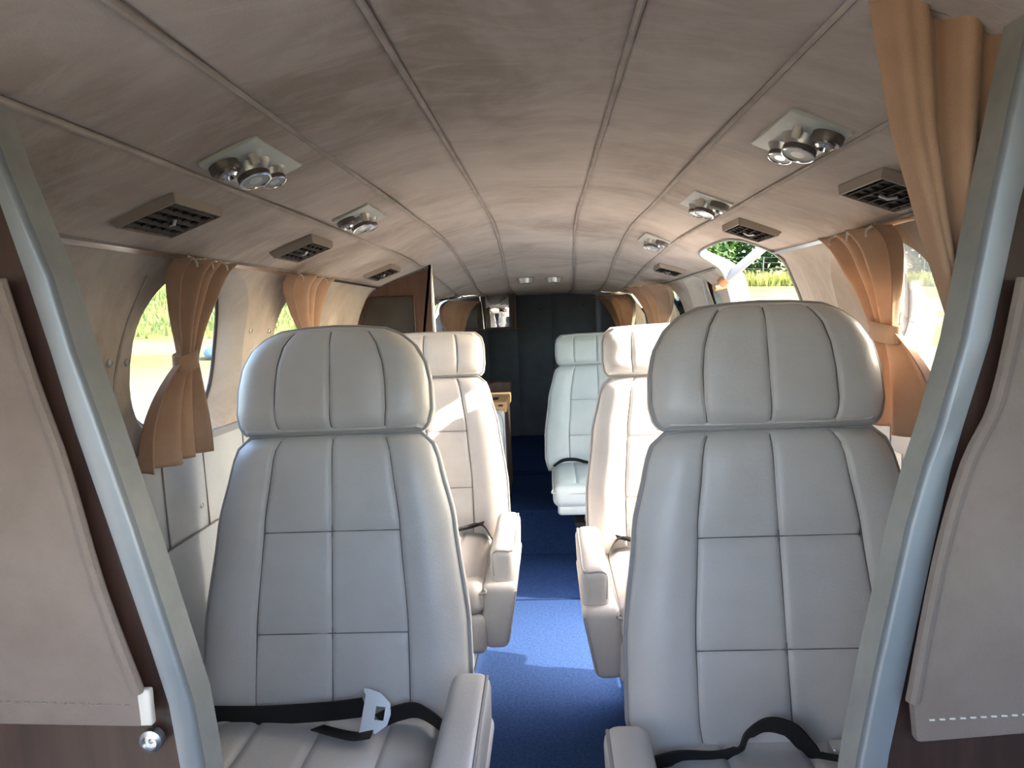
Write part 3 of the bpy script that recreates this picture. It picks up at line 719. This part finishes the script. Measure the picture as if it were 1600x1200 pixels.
# ---------------------------------------------------------------- seats
def seat(label, x, y, zc, side, dome, cols, pipe, hb, hh, rec=12, floor=0, arm=True, wid=1.0, base=True, thin=False, alift=0, aout=.03):
    """x,y of the backrest foot; side=+1 when the aisle lies at +x"""
    lm = M[cols]; pm = M[pipe]
    e = empty('cabin_seat', (x, y, floor)); tag(e, label, 'seat', 'leather cabin seats')
    zc = zc-floor; r = R(rec); cr_, sr = math.cos(r), math.sin(r)
    def bp(px, v, d): return Vector((px, v*sr-d*cr_, zc-.03+v*cr_+d*sr))
    def hwb(t):                                # backrest half width
        pts = [(0, .262), (.12, .275), (.35, .272), (.7, .246), (.90, .219), (.96, .207), (1, .182)]
        for (a, A), (b, B) in zip(pts, pts[1:]):
            if t <= b: s = (t-a)/(b-a); s = s*s*(3-2*s)*.4+s*.6; return wid*(A+(B-A)*s)
        return wid*pts[-1][1]
    if dome: hp_ = [(0, .188), (.06, .199), (.2, .206), (.45, .204), (.65, .195), (.82, .174), (.93, .146), (1, .112)]
    else: hp_ = [(0, .190), (.08, .200), (.3, .205), (.7, .203), (.88, .196), (1, .176)]
    def hwh(t):
        for (a, A), (b, B) in zip(hp_, hp_[1:]):
            if t <= b: s = (t-a)/(b-a); return wid*(A+(B-A)*s)
        return wid*hp_[-1][1]
    def cushionpart(name, v0, H, hw, panels, thick, front, d0, topcut):
        # body shell
        N_ = 26; out = []
        for i in range(N_+1): t = i/N_; out.append((hw(t), v0+H*t))
        loop = out+[(out[-1][0]*f, v0+H+topcut*(1-f*f)) for f in (.5, 0, -.5)]+[(-a, b) for a, b in reversed(out)]+[(out[0][0]*f, v0-.002) for f in (-.5, 0, .5)]
        cv = v0+H/2; V = []; Fc = []; L_ = len(loop)
        for sc, dd in ((.93, d0+front*.55), (.985, d0+front*.25), (1.0, d0), (1.0, d0-thick*.6), (.96, d0-thick*.9), (.85, d0-thick)):
            for a, b in loop: V.append(bp(a*sc, cv+(b-cv)*(1-(1-sc)*.6), dd))
        for j in range(5):
            for k in range(L_): Fc.append((j*L_+k, j*L_+(k+1) % L_, (j+1)*L_+(k+1) % L_, (j+1)*L_+k))
        Fc.append(tuple(range(L_-1, -1, -1))); Fc.append(tuple(5*L_+k for k in range(L_)))
        body = mk(name, V, Fc, lm, e)
        # sewn front panels
        for (u0, u1, t0, t1) in panels:
            nu = 16; nv = max(10, int((t1-t0)*34)); V = []; Fc = []
            sp = lambda k, n: .5-.5*math.cos(math.pi*k/n)
            for j in range(nv+1):
                t = t0+(t1-t0)*(.35*sp(j, nv)+.65*j/nv) if nv > 1 else t0
                for i in range(nu+1):
                    u = u0+(u1-u0)*(.6*sp(i, nu)+.4*i/nu); w = hw(t)
                    ex = min((u-u0)*w if u0 > -1 else 9, (u1-u)*w if u1 < 1 else 9)
                    ey = min((t-t0)*H if t0 > 0 else 9, (t1-t)*H if t1 < 1 else 9)
                    g = .007*math.exp(-(ex/.0036)**2)+.005*math.exp(-(ey/.0036)**2)
                    pf = .003*math.sin(math.pi*min(1, max(0, (u-u0)/(u1-u0))))*math.sin(math.pi*min(1, max(0, (t-t0)/(t1-t0))))
                    au = abs(u); edge = (1-au**8)**.5 if au < 1 else 0
                    te = min(t*H/.035, 1); tt = min((1-t)*H/.05, 1); te = math.sqrt(max(0, 1-(1-te)**2)); tt = math.sqrt(max(0, 1-(1-tt)**2))
                    bol = .007*math.exp(-((au-.76)/.16)**2) if name == 'backrest' else 0
                    wr = .0011*math.sin(11*u+6*t+x*7)*math.sin(9*t-4*u+y)
                    d = d0+.002+(front+bol+pf)*edge*min(te, tt)-g*min(1, edge*2)+wr*edge
                    topv = topcut*(1-u*u)*t**6
                    V.append(bp(u*w*.995, v0+H*t+topv, d))
            for j in range(nv):
                for i in range(nu): a = j*(nu+1)+i; Fc.append((a, a+1, a+nu+2, a+nu+1))
            mk('leather_panel', V, Fc, lm, body)
        tube('piping', [bp(a*1.003, cv+(b-cv)*1.003, d0+.003) for a, b in loop], .0042, pm, body, 8, True)
        def addline(pts): tube('sewn_seam', pts, .0011, M['seam'], body, 5)
        bolf = .007*math.exp(-((.57-.76)/.16)**2) if name == 'backrest' else 0
        def sd_(u, t):
            te = min(t*H/.035, 1); tt = min((1-t)*H/.05, 1); te = math.sqrt(max(0, 1-(1-te)**2)); tt = math.sqrt(max(0, 1-(1-tt)**2))
            bol = .007*math.exp(-((abs(u)-.76)/.16)**2) if name == 'backrest' else 0
            return d0+.002+(front+bol)*(1-abs(u)**8)**.5*min(te, tt)-.0062
        for u in (-.57, 0, .57): addline([bp(u*hw(t)*.995, v0+H*t+topcut*(1-u*u)*t**6, sd_(u, t)) for t in [.02+.96*i/30 for i in range(31)]])
        if name == 'backrest':
            for t in (.33, .67): addline([bp(u*hw(t)*.995, v0+H*t, sd_(u, t)+.0016) for u in [-.57+1.14*i/16 for i in range(17)]])
        return body
    c4 = (-1, -.57, 0, .57, 1)
    vv = (0, .33, .67, 1)
    pan = [(-1, -.57, 0, 1), (.57, 1, 0, 1)]+[(a, b, vv[j], vv[j+1]) for a, b in ((-.57, 0), (0, .57)) for j in range(3)]
    cushionpart('backrest', 0, hb, hwb, pan, .085, .034, .02, .006)
    cushionpart('headrest', hb+.008, hh, hwh, [(c4[i], c4[i+1], 0, 1) for i in range(4)], .085, .040, .028, .008 if dome else .006)
    if dome:                                   # cloth band round the back of the dome
        pass
    # cushion: four columns with waterfall front
    W = (.235 if arm else .246)*wid; Lc = .47; xo = -side*.012 if arm else 0
    th = .10
    for i in range(4): pass
    box = rbox('cushion', (xo, -Lc/2-.005, zc-.052), (2*W, Lc, th), .035, lm, e, 5)
    for i in range(4):
        u0, u1 = c4[i], c4[i+1]; nu, nv = 12, 24; V = []; Fc = []
        for j in range(nv+1):
            t = j/nv; yy = -.01-(Lc-.012)*t
            for k in range(nu+1):
                u = u0+(u1-u0)*(.5-.5*math.cos(math.pi*k/nu)); ex = min((u-u0)*W if u0 > -1 else 9, (u1-u)*W if u1 < 1 else 9)
                zz = .004+.014*(1-abs(u)**4)*(1-t**6)-.030*max(0, (t-.80)/.20)**2*1.2-.008*math.exp(-(ex/.006)**2)-.03*max(0, (abs(u)-.86)/.14)**2
                V.append(Vector((xo+u*W*.985, yy, zc+zz)))
        for j in range(nv):
            for k in range(nu): a = j*(nu+1)+k; Fc.append((a, a+1, a+nu+2, a+nu+1))
        mk('leather_panel', V, Fc, lm, box)
    yf = -Lc-.007
    tube('piping', smoothpath([(xo-W*.99, -.03, zc-.014), (xo-W*.99, yf+.06, zc-.020), (xo-W*.93, yf+.012, zc-.036), (xo, yf+.004, zc-.034), (xo+W*.93, yf+.012, zc-.036), (xo+W*.99, yf+.06, zc-.020), (xo+W*.99, -.03, zc-.014)], 6), .004, pm, box, 8)
    # skirt / pan below
    if thin:
        rbox('seat_pan', (xo, -Lc/2-.03, zc-.115), (2*W-.04, Lc-.08, .05), .016, lm, e, 3)
    else:
        rbox('seat_pan', (xo, -Lc/2+.0, zc-.158), (2*W, Lc-.01, .115), .018, lm, e, 3)
    if arm:
        ax = side*(.225+.035+aout)+xo; aw = .078; zseat = zc; zc = zc+alift
        def tp(co):
            if co.z < 0: co.x *= .92
            if co.y < 0: co.z -= .012
        pad = rbox('armrest_pad', (ax, -.255, zc+.075-.055), (aw, .36, .115), .026, lm, e, 5, tp)
        ex_ = aw/2-.0078; zt_ = zc+.0775-.0072
        lp = smoothpath([(ax+side*ex_, -.095, zt_), (ax+side*ex_, -.25, zt_-.006), (ax+side*ex_, -.405, zt_-.012), (ax+side*(ex_-.012), -.427, zt_-.014), (ax, -.4275, zt_-.013), (ax-side*(ex_-.012), -.427, zt_-.014), (ax-side*(ex_-.002), -.424, zt_-.03), (ax-side*(ex_-.004), -.427, zt_-.085)], 5)
        tube('piping', lp, .0034, pm, pad, 8)
        def tp2(co):
            if co.z < 0:
                co.y = co.y*.90-.006
                if co.x*side > 0: co.x -= side*.034
        sp_ = rbox('side_panel', (ax-side*.012, -.250, zc-.128), (aw*1.35, .43, .195), .022, lm, e, 4, tp2)
        pts = [(ax+side*(aw*.675-.019), -.460, zc-.050), (ax+side*(aw*.675-.028), -.456, zc-.10), (ax+side*(aw*.675-.040), -.450, zc-.165), (ax+side*(aw*.675-.050), -.444, zc-.206)]
        tube('piping', smoothpath(pts, 5), .003, pm, sp_, 8)
    if arm: zc = zseat
    # base: chrome rail and post
    if base and not thin:
        bx = side*.13
        rl = rbox('floor_rail', (bx, -.12, .012), (.03, .56, .024), .003, M['chrome'], e, 2)
        rbox('base_leg', (bx, -.22, (zc-.21)/2+.006), (.02, .26, zc-.21), .006, M['alu'], e, 2)
        rbox('base_leg', (-bx, -.22, (zc-.21)/2+.006), (.02, .26, zc-.21), .006, M['alu'], e, 2)
        rbox('base_frame', (0, -.22, zc-.225), (.36, .34, .03), .006, M['dark'], e, 2)
        rbox('floor_rail', (-bx, -.12, .012), (.03, .56, .024), .003, M['chrome'], e, 2)
    elif thin:
        for k_ in (-.10, -.065, .08, .115):
            tube('base_leg', [(k_, -.38, zc-.13), (k_, -.37, .02)], .007, M['steel'], e, 10)
        rbox('base_frame', (0, -.25, .012), (.30, .3, .022), .004, M['dark'], e, 2)
    return e, bp, zc

s1, bp1, z1 = seat('front left leather seat with domed headrest, black belt and steel latch plate', -.425, 1.385, .405, 1, True, 'leather', 'pipe', .592, .215, 12, alift=.05, aout=.037)
s2, bp2, z2 = seat('front right leather seat with domed headrest and black belt loop', .418, 1.22, .445, -1, True, 'leather', 'pipe', .562, .218, 12, aout=.037)
s3, bp3, z3 = seat('second row left leather seat with square headrest, before the walnut partition', -.40, 2.42, .455, 1, False, 'leather2', 'pipe2', .565, .145, 10, alift=.018)
s4, bp4, z4 = seat('second row right leather seat, sunlit, with square headrest', .405, 2.235, .455, -1, False, 'leather2', 'pipe2', .56, .150, 10, alift=.018)
s5, bp5, z5 = seat('pale rear right seat with no armrest, farthest from the camera', .27, 3.60, .435, -1, False, 'pale', 'pipe2', .52, .145, 8, floor=.222, arm=False, thin=True)

# ---- belts (local seat coordinates)
def L(e, p): return Vector(p)-e.location
# front left: strap with latch plate
b = ribbon('seat_belt', smoothpath([(-.30, -.03, z1+.016), (-.23, -.05, z1+.026), (-.12, -.070, z1+.036), (.0, -.085, z1+.050), (.080, -.088, z1+.060)], 8), (0, -.35, 1), .048, .003, M['black'], s1)
bm = bmesh.new()
outl = [(0, -.030), (.022, -.030), (.038, -.016), (.041, 0), (.038, .016), (.020, .030), (0, .034), (-.008, .034), (-.008, .028), (-.004, .026), (-.004, -.028), (-.008, -.036), (.002, -.036)]
sl_ = [(.016, -.010), (.031, -.010), (.031, .010), (.016, .010)]
# plate with a slot: outer loop joined to slot loop by triangulation
v2, _, f2, *_r = delaunay_2d_cdt([Vector(p) for p in outl+sl_], [(i, (i+1) % len(outl)) for i in range(len(outl))]+[(len(outl)+i, len(outl)+(i+1) % 4) for i in range(4)], [], 0, 1e-6)
Tm = Matrix.Translation((.082, -.098, z1+.056)) @ Matrix.Scale(1.18, 4) @ Matrix.Rotation(R(8), 4, 'Y') @ Matrix.Rotation(R(62), 4, 'X')
Vp = []; Fp = []
for f in f2:
    c = Vector((0, 0))
    for i in f: c += v2[i]
    c /= 3
    if inpoly(c, outl) and not inpoly(c, sl_): Fp.append(tuple(f))
Vp = [Tm @ Vector((p[0], p[1], 0)) for p in v2]
lp_ = mk('latch_plate', Vp, Fp, M['latch'], b, smooth=False); md = lp_.modifiers.new('thickness', 'SOLIDIFY'); md.thickness = .003
ribbon('strap_tail', smoothpath([(-.01, -.105, z1+.030), (.035, -.120, z1+.027), (.07, -.130, z1+.027), (.10, -.128, z1+.030)], 6), (.35, -1, .25), .042, .003, M['black'], b)
ribbon('seat_belt', smoothpath([(.105, -.086, z1+.030), (.14, -.080, z1+.042), (.18, -.080, z1+.046), (.225, -.095, z1+.024), (.242, -.10, z1-.01)], 8), [(0, -.5, 1)]*33, .046, .003, M['black'], s1)
# front right: loop of webbing and buckle
b = ribbon('seat_belt', smoothpath([(-.25, -.075, z2-.004), (-.20, -.085, z2+.016), (-.145, -.090, z2+.018), (-.105, -.085, z2+.026), (-.085, -.082, z2+.052), (-.055, -.080, z2+.068), (-.02, -.082, z2+.060), (.005, -.086, z2+.034), (.02, -.09, z2+.016), (.05, -.10, z2+.014)], 8), [(.0, -.55, .85)]*73, .046, .003, M['black'], s2)
rbox('buckle', (.085, -.085, z2+.026), (.085, .03, .022), .005, M['latch'], b)
rbox('buckle_button', (.085, -.099, z2+.032), (.045, .006, .008), .002, M['dark'], b)
# second row and rear
for e_, zz, sd in ((s3, z3, 1), (s4, z4, -1)):
    ribbon('seat_belt', smoothpath([(-sd*.22, -.05, zz+.03), (-sd*.05, -.07, zz+.022), (sd*.10, -.075, zz+.034), (sd*.18, -.065, zz+.046), (sd*.218, -.08, zz+.0)], 8), (0, -1, .5), .044, .003, M['black'], e_)
    ribbon('seat_belt', smoothpath([(-sd*.22, -.08, zz+.026), (-sd*.02, -.10, zz+.024), (sd*.12, -.09, zz+.040), (sd*.19, -.06, zz+.050)], 8), (0, -1, .6), .03, .003, M['black'], e_)
ribbon('seat_belt', smoothpath([(-.235, -.06, z5+.0), (-.19, -.07, z5+.030), (-.13, -.085, z5+.036), (-.07, -.11, z5+.024), (0, -.12, z5+.018), (.12, -.11, z5+.02), (.22, -.06, z5+.02)], 7), (0, -1, .8), .03, .003, M['black'], s5)

# ---------------------------------------------------------------- door strut outside
def atY(px, py, Y):
    d = ROT @ Vector((px-800, 600-py, -F)); return CAMP+d*(Y/d.y)
e = empty('door_strut', (.71, 2.72, 1.27)); tag(e, 'white tubular door strut with copper end fitting in the open doorway', 'strut')
a_ = atY(1130, 440, 2.70)-e.location; c_ = atY(1232, 353, 2.52)-e.location
tube('strut_tube', [a_, a_.lerp(c_, .5), c_], .016, M['strut'], e, 16)
dr = (c_-a_).normalized()
tube('collar', [a_-dr*.012, a_+dr*.022], .0195, M['copper'], e, 16)
tube('pivot_pin', [a_-dr*.015+Vector((-.025, -.012, -.012)), a_-dr*.015+Vector((.03, .008, -.004))], .013, M['copper'], e, 12)
tube('clevis', [a_-dr*.01, a_-dr*.045], .011, M['white'], e, 12)

# ---------------------------------------------------------------- outside: tilted ground frame (the aircraft sits nose high)
HZ = 397
up = (ROT @ Vector((0, F, 600-HZ))).normalized(); gy = Vector((0, 1, 0)); gy = (gy-up*gy.dot(up)).normalized(); gx = gy.cross(up)
def G(a, b, h): return CAMP+gx*a+gy*b+up*(h-2.3)
GM = Matrix((gx, gy, up)).transposed()
def groundmat():
    m = bpy.data.materials.new('dry_field'); m.use_nodes = True; n = m.node_tree.nodes; l = m.node_tree.links; b = n['Principled BSDF']
    b.inputs['Roughness'].default_value = 1; b.inputs['Specular IOR Level'].default_value = .0
    tc = n.new('ShaderNodeTexCoord'); mp = n.new('ShaderNodeMapping'); mp.inputs['Scale'].default_value = (.12, .30, 1); l.new(tc.outputs['Object'], mp.inputs[0])
    t = n.new('ShaderNodeTexNoise'); t.inputs['Scale'].default_value = 1.0; t.inputs['Detail'].default_value = 9; t.inputs['Roughness'].default_value = .65; l.new(mp.outputs[0], t.inputs['Vector'])
    r = n.new('ShaderNodeValToRGB'); el = r.color_ramp.elements; el[0].position = .36; el[0].color = (.085, .125, .035, 1); el[1].position = .62; el[1].color = (.19, .16, .12, 1)
    x = el.new(.48); x.color = (.18, .16, .065, 1); x = el.new(.55); x.color = (.21, .175, .11, 1)
    l.new(t.outputs['Fac'], r.inputs[0])
    ln = n.new('ShaderNodeVectorMath'); ln.operation = 'LENGTH'; l.new(tc.outputs['Object'], ln.inputs[0])
    ad = n.new('ShaderNodeMath'); ad.operation = 'MULTIPLY_ADD'; ad.inputs[1].default_value = 14; l.new(t.outputs['Fac'], ad.inputs[0]); l.new(ln.outputs['Value'], ad.inputs[2])
    rr = n.new('ShaderNodeMapRange'); rr.inputs[1].default_value = 22; rr.inputs[2].default_value = 25; l.new(ad.outputs[0], rr.inputs[0])
    mx = n.new('ShaderNodeMixRGB'); mx.inputs[1].default_value = (.15, .14, .125, 1); l.new(rr.outputs[0], mx.inputs[0]); l.new(r.outputs[0], mx.inputs[2])
    l.new(mx.outputs[0], b.inputs['Base Color']); return m
M['field'] = groundmat()
M['grassg'] = mat('green_grass', (.10, .17, .035), .9, c2=(.24, .28, .07), nscale=.5, trans=.3)
M['grassy'] = mat('yellow_grass', (.24, .28, .06), .9, c2=(.36, .36, .11), nscale=.5, trans=.3)
M['leaf'] = mat('tree_leaves', (.030, .085, .018), .7, c2=(.075, .16, .035), nscale=.8, trans=.25)
M['bark'] = mat('bark', (.06, .045, .035), .9)
M['fence'] = mat('galvanised_wire', (.10, .115, .11), .6)
M['blue'] = mat('blue_tarpaulin', (.10, .20, .36), .5, c2=(.16, .27, .42), nscale=3)
gv = []; N_ = 40
for j in range(N_+1):
    for i in range(N_+1):
        a, b_ = -160+320*i/N_, -60+300*j/N_; gv.append(Vector((a, b_, .12*math.sin(a*.13)*math.sin(b_*.17)-.1)))
gf = [(j*(N_+1)+i, j*(N_+1)+i+1, (j+1)*(N_+1)+i+1, (j+1)*(N_+1)+i) for j in range(N_) for i in range(N_)]
g = mk('ground', gv, gf, M['field']); struct(g, 'dry grassy field outside the aircraft'); g.matrix_world = Matrix.Translation(G(0, 0, 0)) @ GM.to_4x4()
# trees: three crown meshes, copied
def crown(seed, rad, h, n):
    rnd = random.Random(seed); V = []; Fc = []
    lob = [(rnd.uniform(-.6, .6)*rad, rnd.uniform(-.6, .6)*rad, h*rnd.uniform(.15, .85), rad*rnd.uniform(.45, .75)) for _ in range(16)]
    for _ in range(n):
        lx, ly, lz, lr = rnd.choice(lob); d = Vector((rnd.gauss(0, 1), rnd.gauss(0, 1), rnd.gauss(0, 1))).normalized()
        p = Vector((lx, ly, lz))+d*lr*rnd.uniform(.75, 1.05); p.z = max(p.z, .1)
        a = Vector((rnd.gauss(0, 1), rnd.gauss(0, 1), rnd.gauss(0, .6))).normalized(); b = a.orthogonal().normalized(); s = rnd.uniform(.14, .30)
        k = len(V); V += [p-a*s, p+b*s*.55, p+a*s, p-b*s*.55]; Fc.append((k, k+1, k+2, k+3))
    return V, Fc
protos = []
for k in range(3):
    V, Fc = crown(11+k, 3.2, 8.5, 3400); me = bpy.data.meshes.new('crown'); me.from_pydata([tuple(v) for v in V], [], Fc); me.materials.append(M['leaf'])
    V, Fc = tubemesh([(0, 0, -.2), (.1, 0, 2), (0, .15, 4), (.2, 0, 6.5)], [.22, .18, .13, .05], 8); mt = bpy.data.meshes.new('trunk'); mt.from_pydata([tuple(v) for v in V], [], Fc); mt.materials.append(M['bark'])
    protos.append((me, mt))
tlab = ['leafy green tree beyond the field, %s from the left in the tree line']
words = ['first', 'second', 'third', 'fourth', 'fifth', 'sixth', 'seventh', 'eighth', 'ninth', 'tenth', 'eleventh']
for k in range(11):
    e = bpy.data.objects.new('tree', None); COL.objects.link(e); a = 8+3.6*k+random.uniform(-.6, .6); b_ = 62+random.uniform(-2, 4)
    sc = random.uniform(.95, 1.3)
    e.matrix_world = Matrix.Translation(G(a, b_, 0)) @ GM.to_4x4() @ Matrix.Rotation(k*2.4, 4, 'Z') @ Matrix.Scale(sc, 4)
    tag(e, 'leafy green tree beyond the field, %s from the left in the tree line' % words[k], 'tree', 'tree line behind the wire fence')
    cme, tme = protos[k % 3]
    c = bpy.data.objects.new('crown', cme); COL.objects.link(c); c.parent = e
    t = bpy.data.objects.new('trunk', tme); COL.objects.link(t); t.parent = e
# wire fence
e = bpy.data.objects.new('wire_fence', None); COL.objects.link(e); e.matrix_world = Matrix.Translation(G(24, 57, 0)) @ GM.to_4x4()
tag(e, 'thin grey wire fence in front of the trees', 'fence')
V, Fc = tubemesh([(0, 0, -.2), (0, 0, 1), (0, 0, 2.1)], .045, 8); pme = bpy.data.meshes.new('post'); pme.from_pydata([tuple(v) for v in V], [], Fc); pme.materials.append(M['fence'])
for k in range(14):
    o = bpy.data.objects.new('post', pme); COL.objects.link(o); o.parent = e; o.location = (-19.5+3*k, 0, 0)
for z in (.3, .75, 1.2, 1.65, 2.05): tube('wire', [(-19.5, 0, z), (0, 0, z), (19.5, 0, z)], .010, M['fence'], e, 5)
# grass blades
def grass(name, label, m, n, area, hmin, hmax, wdt):
    V = []; Fc = []; rnd = random.Random(len(label))
    for _ in range(n):
        a, b_ = area(rnd); h = rnd.uniform(hmin, hmax); an = rnd.uniform(0, 6.28); w = Vector((math.cos(an), math.sin(an), 0))*wdt; ln = Vector((rnd.gauss(0, .25), rnd.gauss(0, .25), 1))*h
        k = len(V); p = Vector((a, b_, -.12)); V += [p-w, p+w, p+ln*.6+w*.6, p+ln]; Fc.append((k, k+1, k+2, k+3))
    me = bpy.data.meshes.new(name); me.from_pydata([tuple(v) for v in V], [], Fc); me.materials.append(m)
    o = bpy.data.objects.new(name, me); COL.objects.link(o); o.matrix_world = Matrix.Translation(G(0, 0, 0)) @ GM.to_4x4()
    o['label'] = label; o['category'] = 'grass'; o['kind'] = 'stuff'
grass('tall_grass', 'yellow green weeds along the wire fence', M['grassy'], 9000, lambda r: (r.uniform(5, 46), 55.5+abs(r.gauss(0, 1.2))), .3, 1.3, .05)
grass('meadow_grass', 'bright green grass seen through the left windows', M['grassg'], 16000, lambda r: (r.uniform(-44, -7), r.uniform(20, 50)), .15, .55, .05)
e = empty('blue_tarpaulin', G(-9.6, 17.8, 0)); e.matrix_world = Matrix.Translation(G(-7.69, 16.59, 0)) @ GM.to_4x4()
tag(e, 'small blue tarpaulin heap on the field outside the left window', 'tarpaulin')
rnd = random.Random(3)
for nm, cx_, r_ in (('tarp_fold', 0, .34), ('tarp_fold', .42, .28)):
    bm = bmesh.new(); bmesh.ops.create_icosphere(bm, subdivisions=3, radius=r_)
    for v in bm.verts:
        v.co.z *= .6; v.co += v.co.normalized()*.05*math.sin(v.co.x*13+v.co.y*9+cx_)*math.cos(v.co.z*11); v.co.z = max(v.co.z, -.05); v.co.x += cx_
    bmesh_obj(nm, bm, M['blue'], e, ang=60)
